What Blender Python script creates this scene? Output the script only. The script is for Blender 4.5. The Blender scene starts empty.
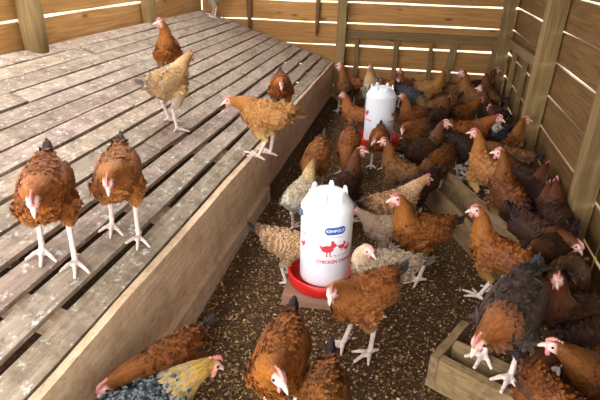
import bpy, math, random
import numpy as np
from mathutils import Matrix, Vector
random.seed(7); rng = np.random.default_rng(7)
S = bpy.context.scene; COL = S.collection
R_ = math.radians

# ------------------------------------------------------------------ camera
FPX = 505.0
def _ray(u, v): return np.array([u-300.0, 200.0-v, -FPX])
_Y = _ray(423, -40); _Y = _Y/np.linalg.norm(_Y)
_Z = -_ray(280, 1254); _Z = _Z-_Y*(_Z@_Y); _Z = _Z/np.linalg.norm(_Z)
_X = np.cross(_Y, _Z)
RC = np.stack([_X, _Y, _Z]); CAM = np.array([0, 0, 1.5])
def on_plane(u, v, axis, val):
    d = RC@_ray(u, v); return CAM+d*((val-CAM[axis])/d[axis])
cd = bpy.data.cameras.new('camera'); cam = bpy.data.objects.new('camera', cd); COL.objects.link(cam)
cd.sensor_width = 36; cd.lens = FPX/600*36; cd.clip_start = 0.02
M4 = Matrix.Identity(4)
for i in range(3):
    for j in range(3): M4[i][j] = RC[i, j]
M4.translation = Vector(CAM); cam.matrix_world = M4; S.camera = cam

# ------------------------------------------------------------------ sky, daylight, exposure
wd = bpy.data.worlds.new('overcast_sky'); S.world = wd; wd.use_nodes = True
bg = wd.node_tree.nodes['Background']; bg.inputs[0].default_value = (0.93, 0.96, 1.0, 1); bg.inputs[1].default_value = 10.6
S.view_settings.view_transform = 'Standard'; S.view_settings.look = 'None'
S.view_settings.gamma = 1; S.view_settings.use_curve_mapping = False; S.view_settings.exposure = 0.0
def portal(name, loc, rot, sx, sy):
    l = bpy.data.lights.new(name, 'AREA'); l.shape = 'RECTANGLE'; l.size = sx; l.size_y = sy
    l.cycles.is_portal = True
    o = bpy.data.objects.new(name, l); COL.objects.link(o); o.location = loc; o.rotation_euler = rot

# ------------------------------------------------------------------ helpers
def srgb(h):
    h = h.lstrip('#'); c = [int(h[i:i+2], 16)/255 for i in (0, 2, 4)]
    return tuple(x/12.92 if x <= .04045 else ((x+.055)/1.055)**2.4 for x in c)+(1,)
class NT:
    def __init__(s, name):
        s.m = bpy.data.materials.new(name); s.m.use_nodes = True; s.t = s.m.node_tree; s.n = s.t.nodes
        s.b = s.n['Principled BSDF']
    def new(s, typ, **kw):
        n = s.n.new(typ)
        for k, v in kw.items():
            if isinstance(k, str) and hasattr(n, k): setattr(n, k, v)
        return n
    def link(s, a, b): s.t.links.new(a, b)
    def setin(s, sock, v):
        if hasattr(v, 'is_output') or isinstance(v, bpy.types.NodeSocket): s.link(v, sock)
        else: sock.default_value = v
    def mix(s, f, a, b, mode='MIX'):
        n = s.n.new('ShaderNodeMix'); n.data_type = 'RGBA'; n.blend_type = mode
        s.setin(n.inputs[0], f); s.setin(n.inputs[6], a); s.setin(n.inputs[7], b); return n.outputs[2]
    def math(s, op, a, b=0.0, clamp=False):
        n = s.n.new('ShaderNodeMath'); n.operation = op; n.use_clamp = clamp
        s.setin(n.inputs[0], a); s.setin(n.inputs[1], b); return n.outputs[0]
    def rng(s, v, a, b, c=0.0, d=1.0):
        n = s.n.new('ShaderNodeMapRange'); s.setin(n.inputs[0], v)
        for i, x in enumerate((a, b, c, d)): n.inputs[1+i].default_value = x
        return n.outputs[0]
    def noise(s, vec, scale, detail=4, rough=.6):
        n = s.n.new('ShaderNodeTexNoise'); n.inputs['Scale'].default_value = scale
        n.inputs['Detail'].default_value = detail; n.inputs['Roughness'].default_value = rough
        if vec is not None: s.link(vec, n.inputs['Vector'])
        return n.outputs[0]
    def mapping(s, vec, scale=(1, 1, 1)):
        n = s.n.new('ShaderNodeMapping'); s.link(vec, n.inputs[0]); n.inputs[3].default_value = scale; return n.outputs[0]
    def objcoord(s, per_object=True):
        tc = s.n.new('ShaderNodeTexCoord'); v = tc.outputs['Object']
        if not per_object: return v
        oi = s.n.new('ShaderNodeObjectInfo'); a = s.n.new('ShaderNodeVectorMath'); a.operation = 'ADD'
        sc = s.math('MULTIPLY', oi.outputs['Random'], 37.0)
        cb = s.n.new('ShaderNodeCombineXYZ')
        for i in range(3): s.link(sc, cb.inputs[i])
        s.link(v, a.inputs[0]); s.link(cb.outputs[0], a.inputs[1]); s.oi = oi
        return a.outputs[0]
    def bump(s, h, strength=.4, dist=.01):
        n = s.n.new('ShaderNodeBump'); n.inputs['Strength'].default_value = strength; n.inputs['Distance'].default_value = dist
        s.link(h, n.inputs['Height']); s.link(n.outputs[0], s.b.inputs['Normal'])
    def out(s, col, rough=.7, spec=.3):
        s.setin(s.b.inputs['Base Color'], col); s.setin(s.b.inputs['Roughness'], rough)
        s.b.inputs['Specular IOR Level'].default_value = spec; return s.m

def plain(name, col, rough=.5, spec=.4, vary=0.0):
    t = NT(name)
    v = t.objcoord(); n = t.noise(v, 30)
    c = t.mix(t.rng(n, .3, .7), srgb(col), tuple(x*(1-vary) for x in srgb(col)[:3])+(1,))
    return t.out(c, rough, spec)

def wood(name, light, dark, knots=True, dirt=None, droppings=0.0, rough=.75):
    t = NT(name); v = t.objcoord(); oi = t.oi
    grain = t.noise(t.mapping(v, (1.2, 26, 26)), 2.2, 6, .65)
    broad = t.noise(t.mapping(v, (1.0, 5, 5)), 1.4, 3)
    c = t.mix(t.rng(grain, .3, .72), srgb(light), srgb(dark))
    c = t.mix(t.rng(broad, .42, .75, 0, .6), c, srgb(dark))
    if knots:
        vo = t.n.new('ShaderNodeTexVoronoi'); vo.inputs['Scale'].default_value = 1.0
        t.link(t.mapping(v, (2.6, 7, 7)), vo.inputs['Vector'])
        c = t.mix(t.rng(vo.outputs['Distance'], .06, .16, .75, 0), c, srgb('#4a2f18'))
    if dirt:
        d = t.noise(v, 9, 6, .75)
        c = t.mix(t.rng(d, .45, .68, 0, .8), c, srgb(dirt))
        d2 = t.noise(t.mapping(v, (1, 1.8, 1.8)), 26, 5, .75)
        c = t.mix(t.rng(d2, .56, .7, 0, .6), c, srgb('#3d3128'))
    if droppings:
        d3 = t.noise(t.mapping(v, (1, 1.6, 1.6)), 26, 5, .7)
        c = t.mix(t.rng(d3, .57, .66, 0, droppings), c, srgb('#d9d3c8'))
    br = t.n.new('ShaderNodeMix'); br.data_type = 'RGBA'; br.blend_type = 'MULTIPLY'; br.inputs[0].default_value = 1
    t.link(c, br.inputs[6]); t.link(oi.outputs['Color'], br.inputs[7])
    t.bump(grain, .35, .004)
    return t.out(br.outputs[2], rough, .25)

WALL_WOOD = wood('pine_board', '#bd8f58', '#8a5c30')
SIDE_WOOD = wood('shaded_pine_board', '#8c6a3a', '#5c4020')  # pine board darkened: shade on the right wall is in the colour
POST_WOOD = wood('post_wood', '#a5895c', '#6f5735', knots=False)
GREY_WOOD = wood('weathered_batten', '#93794f', '#5f4b30', knots=False)
SLAT_WOOD = wood('dirty_slat_wood', '#bba894', '#8b7663', knots=False, dirt='#5d4c3e', droppings=.85)
FASCIA_WOOD = wood('fascia_wood', '#e0c6aa', '#bd9b7c', knots=False, dirt='#a98868')
TROUGH_WOOD = wood('trough_wood', '#a98d66', '#74593a', knots=False, dirt='#5b452e')

def link(o, parent=None):
    COL.objects.link(o)
    if parent is not None: o.parent = parent
    return o
def mesh_obj(name, verts, faces, mat, parent=None, smooth=False):
    me = bpy.data.meshes.new(name); me.from_pydata([tuple(map(float, v)) for v in verts], [], [tuple(map(int, f)) for f in faces]); me.update()
    if smooth: me.polygons.foreach_set('use_smooth', [True]*len(me.polygons))
    if mat: me.materials.append(mat)
    return link(bpy.data.objects.new(name, me), parent)
def empty(name, loc=(0, 0, 0), parent=None):
    o = bpy.data.objects.new(name, None); o.empty_display_size = .1; o.location = loc; return link(o, parent)
def tag(o, label=None, cat=None, group=None, kind=None):
    if label: o['label'] = label
    if cat: o['category'] = cat
    if group: o['group'] = group
    if kind: o['kind'] = kind
    return o
def board(name, p0, p1, width, thick, wdir, mat, parent=None, segs=4, jit=.004, tint=None, parent_loc=(0, 0, 0)):
    """plank from p0 to p1 (centre line); wdir = direction of its width; edges slightly uneven"""
    p0 = Vector(p0); p1 = Vector(p1); ax = (p1-p0); L = ax.length; ax.normalize()
    w = Vector(wdir); w = (w-ax*w.dot(ax)).normalized(); n = ax.cross(w)
    V, F = [], []
    for i in range(segs+1):
        x = -L/2+L*i/segs; ja, jb = random.uniform(-jit, jit), random.uniform(-jit, jit); b = min(.004, thick*.2)
        for y, z in ((-width/2+ja, -thick/2), (width/2+jb, -thick/2), (width/2+jb, thick/2), (-width/2+ja, thick/2)):
            V.append((x, y, z+random.uniform(-b, b)*.4))
    for i in range(segs):
        a = 4*i
        for k in range(4):
            F.append((a+k, a+(k+1) % 4, a+4+(k+1) % 4, a+4+k))
    F.append((3, 2, 1, 0)); e = 4*segs; F.append((e, e+1, e+2, e+3))
    F = [tuple(reversed(f)) for f in F]
    o = mesh_obj(name, V, F, mat, parent)
    m = Matrix((ax, w, n)).transposed().to_4x4(); m.translation = (p0+p1)/2-Vector(parent_loc); o.matrix_local = m
    t = tint if tint else random.uniform(.82, 1.1)
    o.color = (t, t*random.uniform(.96, 1.02), t*random.uniform(.92, 1.02), 1)
    return o

# ------------------------------------------------------------------ setting: ground, floor, walls, roof
XL, XR, YF, YB, ZR = -2.50, 1.02, -0.40, 6.0, 2.25
def ground_mat():
    t = NT('bare_earth'); v = t.objcoord(False); n = t.noise(v, 3, 6)
    return t.out(t.mix(n, srgb('#6d6a48'), srgb('#8a7a5a')), .9)
g = mesh_obj('ground', [(-30, -30, -.06), (30, -30, -.06), (30, 30, -.06), (-30, 30, -.06)], [(0, 1, 2, 3)], ground_mat()); tag(g, kind='structure')
def floor_mat():
    t = NT('litter_base'); v = t.objcoord(False); n = t.noise(v, 60, 6, .8); n2 = t.noise(v, 4, 4)
    c = t.mix(t.rng(n, .35, .7), srgb('#2c1f15'), srgb('#74573a')); c = t.mix(t.rng(n2, .4, .7, 0, .5), c, srgb('#4b3727'))
    t.bump(n, .8, .01); return t.out(c, .95, .1)
NXF, NYF = 40, 64
fv, ff = [], []
def floor_z(x, y): return .012*math.sin(3.1*x+1.7*y)+.010*math.sin(5.3*x-2.9*y+1)-.012
for j in range(NYF+1):
    for i in range(NXF+1):
        x = XL-.03+(XR-XL+.07)*i/NXF; y = -.5+(YB+.54)*j/NYF; fv.append((x, y, floor_z(x, y)))
for j in range(NYF):
    for i in range(NXF):
        a = j*(NXF+1)+i; ff.append((a, a+1, a+NXF+2, a+NXF+1))
fl = mesh_obj('floor', fv, ff, floor_mat(), smooth=True); tag(fl, kind='structure')

gap_z = [-.05, .13, .36, .595, .84, 1.06, 1.285, 1.52, 1.76, 2.0, 2.25]
def plank_wall(name, pa, pb, inward, zs, mat=WALL_WOOD, breaks=(), gap=.016, thick=.024):
    e = empty(name); tag(e, kind='structure')
    pa = Vector(pa); pb = Vector(pb)
    cuts = [0.0]+list(breaks)+[1.0]
    for k in range(len(zs)-1):
        z0, z1 = zs[k]+gap/2, zs[k+1]-gap/2
        for c in range(len(cuts)-1):
            a = pa.lerp(pb, cuts[c]+.0008); b = pa.lerp(pb, cuts[c+1]-.0008); zc = (z0+z1)/2
            board('board', (a.x, a.y, zc), (b.x, b.y, zc), z1-z0, thick, (0, 0, 1), mat, e, segs=6, jit=.006)
    return e
wb = plank_wall('wall_back', (XL, YB+.02, 0), (XR+.02, YB+.02, 0), -1, gap_z)
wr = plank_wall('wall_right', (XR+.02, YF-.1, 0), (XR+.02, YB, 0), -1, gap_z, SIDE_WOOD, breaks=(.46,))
zl = [-.05, .2, .42, .64, .86, 1.105, 1.32, 1.54, 1.76]
wl = plank_wall('wall_left', (XL-.02, 2.72, 0), (XL-.02, YB, 0), 1, zl, gap=.014)
for k in range(4): board('board', (XL-.02, YF-.1, (zl[k]+zl[k+1])/2), (XL-.02, 2.715, (zl[k]+zl[k+1])/2), zl[k+1]-zl[k]-.014, .024, (0, 0, 1), WALL_WOOD, wl, segs=6)
wf = plank_wall('wall_front', (.32, YF-.06, 0), (XR+.02, YF-.06, 0), 1, gap_z, gap=.004)
# rafters and roof
roof = empty('ceiling'); tag(roof, kind='structure')
nb = 20
for i in range(nb):
    w_ = (XR-XL+.9)/nb; x = XL-.45+w_*(i+.5)
    for ya, yb in (((-.8, .3), (5.2, YB+.5)) if -2.15 < x < -1.45 else ((-.8, YB+.5),)):   # unseen roof gap added to light the platform evenly
        board('roof_board', (x, ya, ZR+.10), (x, yb, ZR+.10), w_-.001, .02, (1, 0, 0), GREY_WOOD, roof, jit=.0)
for y in (-.4, .2, 2.0, 3.7, 5.3, 5.95):
    board('rafter', (XL-.4, y, ZR+.045), (XR+.4, y, ZR+.045), .08, .05, (0, 0, 1), POST_WOOD, roof)

def post(parent, x, y, w, d, z0=0.0, z1=ZR, mat=POST_WOOD, lean=(0, 0), name='post', tint=None):
    return board(name, (x, y, z0), (x+lean[0], y+lean[1], z1), w, d, (1, 0, 0), mat, parent, segs=6, jit=.008, tint=tint)
for z0_, z1_ in ((1.2, 1.41), (1.41, 1.62), (1.62, 1.83), (1.83, 2.04), (2.04, 2.25)): board('board', (XL-.02, YF-.1, (z0_+z1_)/2), (XL-.02, 2.715, (z0_+z1_)/2), z1_-z0_-.01, .024, (0, 0, 1), WALL_WOOD, wl, segs=6)
# left wall posts (round-ish log + board), back wall posts, right wall posts
def log_post(parent, x, y, r, z0, z1, mat):
    V, F = [], []; n = 12; k = 7
    for i in range(k):
        z = (z1-z0)*(i/(k-1)-.5); rr = r*(1+.06*math.sin(i*2.1)); ox = .006*math.sin(i*1.3)
        for a in range(n):
            th = 2*math.pi*a/n; V.append((z, ox+rr*math.cos(th), rr*math.sin(th)))
    for i in range(k-1):
        for a in range(n): F.append((i*n+a, (i+1)*n+a, (i+1)*n+(a+1) % n, i*n+(a+1) % n))
    F.append(tuple(range(n))); F.append(tuple(reversed(range((k-1)*n, k*n))))
    o = mesh_obj('post', V, F, mat, parent, True); o.matrix_local = Matrix(((0, 1, 0, x), (0, 0, 1, y), (1, 0, 0, (z0+z1)/2), (0, 0, 0, 1)))
    return o
log_post(wl, XL+.075, 2.98, .075, .90, ZR, POST_WOOD)
post(wl, XL+.05, 4.60, .08, .12, .92, tint=1.05); post(wl, XL+.04, 1.2, .06, .07, .92); post(wl, XL+.04, YF, .08, .1)
post(wb, -.815, YB-.06, .10, .10, tint=.85)
post(wb, .935, YB-.06, .12, .10, tint=.8)
# framing on the back wall: rail, studs, one wide leaning stud
board('rail', (-.76, YB-.025, .735), (.90, YB-.025, .722), .075, .05, (0, 0, 1), GREY_WOOD, wb, tint=.85)
for x, w in ((-.63, .05), (-.19, .055), (.20, .045)): post(wb, x, YB-.022, w, .035, 0, .70, GREY_WOOD, name='stud', tint=.9)
post(wb, .37, YB-.03, .075, .04, 0, .70, GREY_WOOD, lean=(.07, 0), name='stud', tint=1.0)
post(wb, .82, YB-.03, .06, .04, 0, .70, GREY_WOOD, lean=(.05, 0), name='stud', tint=1.0)
# right wall
def rpost(y, w, d, z0=0.0, z1=ZR, lean=0.0, mat=POST_WOOD, name='post', tint=None):
    return board(name, (XR-d/2-.002, y, z0), (XR-d/2-.002, y+lean, z1), w, d, (0, 1, 0), mat, wr, segs=6, jit=.008, tint=tint)
rpost(4.15, .14, .12, lean=-.12, tint=1.0); rpost(2.72, .12, .10, tint=.75); rpost(1.0, .12, .1)
board('rail', (XR-.03, 4.25, .78), (XR-.03, YB-.12, .735), .08, .055, (0, 0, 1), GREY_WOOD, wr, tint=1.0)
for y in (4.55, 4.95, 5.5): rpost(y, .06, .04, 0, .72, 0, GREY_WOOD, 'stud', 1.0)
# rail under an unseen opening added in the left wall for side light
board('rail', (XL-.0, YF, .90), (XL-.0, 2.7, .90), .06, .05, (0, 0, 1), POST_WOOD, wl)
portal('daylight_portal_side', (XL-.03, 1.15, 1.03), (0, -math.pi/2, 0), .3, 3.1); portal('daylight_portal_added_gap', (-1.8, 2.75, ZR+.12), (0, 0, 0), .8, 4.9); portal('daylight_portal_slot', (XL-.03, 4.35, 2.0), (0, -math.pi/2, 0), .45, 3.2)
portal('daylight_portal_door', (-1.08, YF-.06, 1.1), (math.pi/2, 0, 0), 2.8, 2.2)

# ------------------------------------------------------------------ sloped slatted platform
TH = R_(18); XE = -.90; ZE = .43
def plat_z(x): return ZE+(XE-x)*math.tan(TH)
plat = empty('slatted_platform', (XE, 0.2, 0)); tag(plat, 'wide sloping slatted wooden platform with dirty grey planks along the left wall', 'platform')
PL = (XE, .2, 0)
sx, sz = -math.cos(TH), math.sin(TH); pitch = .1245
Y0, Y1 = .2, 5.93
ns = 13
tdir = (sx, 0, sz)
for i in range(ns):
    s0 = .012+pitch*i; w = pitch-(.031 if i < 3 else .021 if i < 6 else .014 if i < 9 else .009)
    sc = s0+w/2+.006; x = XE+sx*sc; z = ZE+sz*sc-.014*math.cos(TH)
    cuts = [Y0, Y1+random.uniform(-.06, .03)]
    if i in (1, 3, 5, 6, 8, 9, 11): cuts.insert(1, {1: 4.0, 3: 2.35, 5: 3.55, 6: 2.75, 8: 3.9, 9: 2.3, 11: 3.3}[i])
    for c in range(len(cuts)-1):
        dx = random.uniform(-.006, .006)
        board('slat', (x+dx*.5, cuts[c]+.006, z+random.uniform(-.003, .003)), (x-dx*.5, cuts[c+1]-.006, z+random.uniform(-.003, .003)), w, .028, tdir, SLAT_WOOD, plat, segs=8, jit=.005, parent_loc=PL, tint=random.uniform(.85, 1.1))
for y in (.35, 1.12, 1.9, 2.7, 3.5, 4.3, 5.1, 5.8):   # joists under the slats
    a = .03; b = ns*pitch
    board('joist', (XE+sx*a, y, ZE+sz*a-.028-.045), (XE+sx*b, y, ZE+sz*b-.028-.045), .08, .06, (sz, 0, -sx), FASCIA_WOOD, plat, parent_loc=PL)
    board('support', (XE+sx*b*.7, y, .0), (XE+sx*b*.7, y, ZE+sz*b*.7-.1), .08, .06, (1, 0, 0), POST_WOOD, plat, parent_loc=PL)
# fascia: near board with a lower strip, far board set a little back
yj = float(on_plane(268, 172, 0, -.87)[1])
board('fascia', (XE+.012, Y0, .262), (XE+.012, yj, .252), .335, .034, (0, 0, 1), FASCIA_WOOD, plat, segs=8, jit=.006, parent_loc=PL, tint=1.05)
board('fascia', (XE+.006, yj+.005, .245), (XE+.006, Y1, .235), .37, .03, (0, 0, 1), FASCIA_WOOD, plat, segs=8, jit=.006, parent_loc=PL, tint=.95)
board('kick_board', (XE+.044, Y0, .048), (XE+.044, yj-.05, .042), .115, .03, (0, 0, 1), FASCIA_WOOD, plat, segs=6, jit=.005, parent_loc=PL, tint=.92)

# ------------------------------------------------------------------ litter on the floor
def litter_mat():
    t = NT('litter_flakes'); a = t.n.new('ShaderNodeAttribute'); a.attribute_name = 'tone'
    r = t.n.new('ShaderNodeValToRGB'); t.link(a.outputs['Fac'], r.inputs[0]); e = r.color_ramp.elements
    e[0].color = srgb('#2e2015'); e[1].color = srgb('#d2b48a'); e[1].position = 1
    for p, c in ((.35, '#4a3320'), (.65, '#80603c'), (.85, '#b08e60')): x = e.new(p); x.color = srgb(c)
    return t.out(r.outputs[0], .85, .15)
NFL = 60000
lx = rng.uniform(-.87, XR-.02, NFL); ly = 1.0+(YB-1.0)*rng.uniform(0, 1, NFL)**1.9
lz = np.array([floor_z(x, y) for x, y in zip(lx, ly)])+rng.uniform(.0005, .007, NFL)
la = rng.uniform(0, 2*np.pi, NFL); ll = rng.uniform(.004, .0095, NFL); lw = ll*rng.uniform(.35, .8, NFL); tl = rng.normal(0, .45, (NFL, 2))
cs, sn = np.cos(la), np.sin(la)
LV = np.zeros((NFL, 4, 3))
for k, (a, b) in enumerate(((1, 0), (0, 1), (-1, 0), (0, -1))):
    ax_, by_ = a*ll, b*lw
    LV[:, k, 0] = lx+ax_*cs-by_*sn; LV[:, k, 1] = ly+ax_*sn+by_*cs; LV[:, k, 2] = lz+ax_*tl[:, 0]*.6+by_*tl[:, 1]*.6
lm = bpy.data.meshes.new('floor_litter'); lm.vertices.add(NFL*4); lm.vertices.foreach_set('co', LV.ravel())
lm.loops.add(NFL*4); lm.loops.foreach_set('vertex_index', np.arange(NFL*4, dtype=np.int32))
lm.polygons.add(NFL); lm.polygons.foreach_set('loop_start', np.arange(0, NFL*4, 4, dtype=np.int32))
lm.update(calc_edges=True)
at = lm.attributes.new('tone', 'FLOAT', 'POINT'); at.data.foreach_set('value', np.repeat(rng.beta(1.7, 1.45, NFL), 4).astype(np.float32))
lm.materials.append(litter_mat())
lit = link(bpy.data.objects.new('floor_litter', lm)); tag(lit, 'brown husk and grain litter strewn over the floor', 'litter', kind='stuff')

# ------------------------------------------------------------------ drinkers
def white_plastic():
    t = NT('white_plastic'); v = t.objcoord(); n = t.noise(v, 8)
    t.b.inputs['Subsurface Weight'].default_value = .0
    return t.out(t.mix(t.rng(n, .4, .7, 0, .4), srgb('#f2f3f6'), srgb('#dfe1e6')), .35, .45)
WPL = white_plastic(); RPL = plain('red_plastic', '#d8261c', .35, .5, .1); BLUE = plain('blue_print', '#1c5fa8', .5); REDP = plain('red_print', '#d4404a', .5); WHP = plain('white_print', '#f4f4f4', .5)
CLIP = plain('grey_blue_clip', '#5d6b80', .5); BLOCK = wood('pink_block', '#b08a74', '#8a6654', knots=False)
def lathe(prof, n=40):
    V, F = [], []
    for r, z in prof:
        for a in range(n): th = 2*math.pi*a/n; V.append((r*math.cos(th), r*math.sin(th), z))
    for i in range(len(prof)-1):
        for a in range(n): F.append((i*n+a, i*n+(a+1) % n, (i+1)*n+(a+1) % n, (i+1)*n+a))
    return V, F
RB = .124
def wrap(o, r, ang, z):
    """bend a flat mesh (x right, y up) onto the bottle wall, centred at angle ang and height z"""
    for v in o.data.vertices:
        x, y, h = v.co; th = ang+x/r; rr = r+.0012+h
        v.co = (rr*math.cos(th), rr*math.sin(th), z+y)
def text_mesh(body, size, mat, parent, name, r, ang, z, bold=.0):
    c = bpy.data.curves.new(name, 'FONT'); c.body = body; c.size = size; c.align_x = 'CENTER'; c.align_y = 'CENTER'; c.offset = bold; c.resolution_u = 3
    tmp = bpy.data.objects.new('tmp', c); COL.objects.link(tmp)
    dg = bpy.context.evaluated_depsgraph_get(); dg.update(); me = bpy.data.meshes.new_from_object(tmp.evaluated_get(dg))
    bpy.data.objects.remove(tmp); me.name = name; me.materials.clear(); me.materials.append(mat)
    o = link(bpy.data.objects.new(name, me), parent); wrap(o, r, ang, z); return o
def poly_print(name, polys, mat, parent, r, ang, z, sub=1):
    V, F = [], []
    for pts in polys:
        b = len(V); V += [(x, y, 0) for x, y in pts]; F.append(tuple(range(b, b+len(pts))))
    o = mesh_obj(name, V, F, mat, parent)
    wrap(o, r, ang, z); return o
def circ(cx, cy, rx, ry, n=10): return [(cx+rx*math.cos(2*math.pi*i/n), cy+ry*math.sin(2*math.pi*i/n)) for i in range(n)]
HENPRINT = [circ(0, 0, .016, .010), circ(.014, .010, .007, .008), [(-.022, .012), (-.008, .002), (-.014, -.004)], [(.020, .011), (.026, .008), (.020, .006)], [(-.002, -.008), (.001, -.008), (.0, -.020), (-.003, -.020)], [(.006, -.008), (.009, -.008), (.008, -.020), (.005, -.020)], circ(.012, .019, .004, .004)]
def drinker(name, label, x, y, zb, front, far=False):
    root = empty(name, (x, y, zb)); tag(root, label, 'drinker', 'poultry drinkers on the floor')
    V, F = lathe([(0, .0), (.172, .0), (.180, .008), (.184, .062), (.178, .066), (.172, .060), (.166, .016), (0.10, .012), (0, .012)], 44)
    mesh_obj('tray', V, F, RPL, root, True)
    zt = .41
    V, F = lathe([(0, .03), (RB*.99, .03), (RB*.995, .035), (RB, .20), (RB, zt-.012), (RB+.001, zt), (RB-.004, zt+.010), (.104, zt+.034), (.082, zt+.062), (.076, zt+.068), (.05, zt+.070), (0, zt+.070)], 48)
    b = mesh_obj('bottle', V, F, WPL, root, True)
    for k in range(6):      # stubby filling feet around the crown
        th = front+R_(30+60*k); r0 = .089
        V, F = [], []
        for zz, ww, rr in ((.030, .020, .010), (.060, .017, .009), (.088, .009, .006)):
            for s1, s2 in ((-1, -1), (1, -1), (1, 1), (-1, 1)):
                rad = r0+s2*rr*.8-(zz-.03)*.10; tt = s1*ww*.8
                V.append((rad*math.cos(th)-tt*math.sin(th), rad*math.sin(th)+tt*math.cos(th), zt+zz))
        for i in range(2):
            for q in range(4): F.append((i*4+q, i*4+(q+1) % 4, i*4+4+(q+1) % 4, i*4+4+q))
        F.append((8, 9, 10, 11)); F.append((3, 2, 1, 0))
        mesh_obj('crown_foot', V, F, WPL, root)
    for s in (-1, 1):       # side clips under the shoulder
        th = front+s*R_(88); V, F = [], []
        for rr in (RB-.004, RB+.012):
            for tt, zz in ((-.014, zt-.03), (.014, zt-.03), (.012, zt-.004), (-.012, zt-.004)):
                V.append((rr*math.cos(th)-tt*math.sin(th), rr*math.sin(th)+tt*math.cos(th), zz))
        F = [(0, 1, 2, 3), (7, 6, 5, 4), (0, 4, 5, 1), (1, 5, 6, 2), (2, 6, 7, 3), (3, 7, 4, 0)]
        mesh_obj('clip', V, F, CLIP, root)
    for base in ((0,) if not far else (R_(-62), R_(62))):
        a = front+base
        if not far:
            xs = [-.050+.1*i/16 for i in range(17)]; lo = lambda x: -.019+.012*max(0, abs(x)-.040)/.010+.06*x*(x > 0)*.5; hi = lambda x: .019-.012*max(0, abs(x)-.040)/.010+.04*x*(x > 0)
            poly_print('badge', [[(xs[i], lo(xs[i])), (xs[i+1], lo(xs[i+1])), (xs[i+1], hi(xs[i+1])), (xs[i], hi(xs[i]))] for i in range(16)], BLUE, b, RB+.0006, a, .335)
            text_mesh('KENPOLY', .0205, WHP, b, 'badge_lettering', RB+.002, a, .336, .0004)
            poly_print('underline_print', [[(-.036+.009*i, -.0012), (-.030+.009*i, -.0012), (-.030+.009*i, .0012), (-.036+.009*i, .0012)] for i in range(8)], BLUE, b, RB, a, .303)
            poly_print('hen_print', [[(px*1.9, py*1.9) for px, py in p] for p in HENPRINT], REDP, b, RB, a-R_(16), .242)
            poly_print('chick_print', [[(px*1.1, py*1.1) for px, py in p] for p in HENPRINT], REDP, b, RB, a+R_(16), .25)
            poly_print('chick_print', [[(px*1.0, py*1.0) for px, py in p] for p in HENPRINT], REDP, b, RB, a+R_(30), .235)
            poly_print('ground_print', [[(-.06+.02*i, -.002+.004*((i*7) % 3)), (-.048+.02*i, -.002), (-.044+.02*i, .003)] for i in range(7)], REDP, b, RB, a+R_(6), .203)
            text_mesh('CHICKEN DRINKER', .0235, REDP, b, 'lettering', RB, a+R_(8), .172, .0008)
            poly_print('stripe_print', [[(-.02+.01*i, -.002), (-.01+.01*i, -.002), (-.01+.01*i, .002), (-.02+.01*i, .002)] for i in range(4)], REDP, b, RB, a-R_(78), .295)
            poly_print('hen_print', HENPRINT, REDP, b, RB, a-R_(80), .235)
        else:
            poly_print('hen_print', [[(px*1.5, py*1.5) for px, py in p] for p in HENPRINT], REDP, b, RB, a, .27)
            text_mesh('CHICKEN DRINKER', .0155, REDP, b, 'lettering', RB, a, .215, .0006)
    return root
DX, DY = -.312, 2.10
drinker('poultry_drinker', 'tall white drinker with blue badge and red lettering, nearest the camera', DX, DY, .052, math.atan2(-DY, -DX)+R_(20))
drinker('poultry_drinker', 'white drinker in the far crowd of hens near the back wall', -.215, 4.2, .075, math.atan2(-4.2, .215), True)
def block(name, x, y, sx_, sy_, h, rot, label):
    o = board(name, (x-sx_/2*math.cos(rot), y-sx_/2*math.sin(rot), h/2-.006), (x+sx_/2*math.cos(rot), y+sx_/2*math.sin(rot), h/2-.006), sy_, h+.012, (-math.sin(rot), math.cos(rot), 0), BLOCK, jit=.002, tint=1.0)
    tag(o, label, 'block', 'blocks under the drinkers'); return o
block('drinker_stand', DX+.0, DY-.005, .36, .36, .051, .05, 'flat pinkish brown block under the nearest white drinker')
block('drinker_stand', -.215, 4.2, .34, .34, .074, .2, 'flat pinkish brown block under the far white drinker')

# ------------------------------------------------------------------ feeding troughs
def trough(name, label, a, b, wid, h, ends=(True, True), far_off=0.0, th=.028, near_ext=0.0, left_in=0.0):
    """a,b: floor points of the left side board; trough lies to the right of a->b"""
    a = Vector((a[0], a[1], 0)); b = Vector((b[0], b[1], 0)); d = (b-a).normalized(); n = Vector((-d.y, d.x, 0))
    root = empty(name, a); tag(root, label, 'trough')
    up = (0, 0, 1); z = Vector((0, 0, h/2)); pl = a
    board('side_board', a+z+d*left_in, b+z, h, th, up, TROUGH_WOOD, root, parent_loc=pl, tint=.95)
    board('side_board', a+n*wid+z, b+n*wid+z-d*far_off, h, th, up, TROUGH_WOOD, root, parent_loc=pl, tint=1.05)
    board('bottom_board', a+n*wid/2+Vector((0, 0, .02))+d*.03, b+n*wid/2+Vector((0, 0, .02))-d*.03, wid-th, .02, n, TROUGH_WOOD, root, parent_loc=pl, tint=.8)
    if ends[0]: board('end_board', a-n*.014+z-d*.02, a+n*(wid+.014+near_ext)+z-d*.02, h, th, up, TROUGH_WOOD, root, parent_loc=pl, tint=.9)
    if ends[1]: board('end_board', b-n*.014+z+d*.02, b+n*(wid+.014)+z+d*.02, h, th, up, TROUGH_WOOD, root, parent_loc=pl, tint=.9)
    return root
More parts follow.
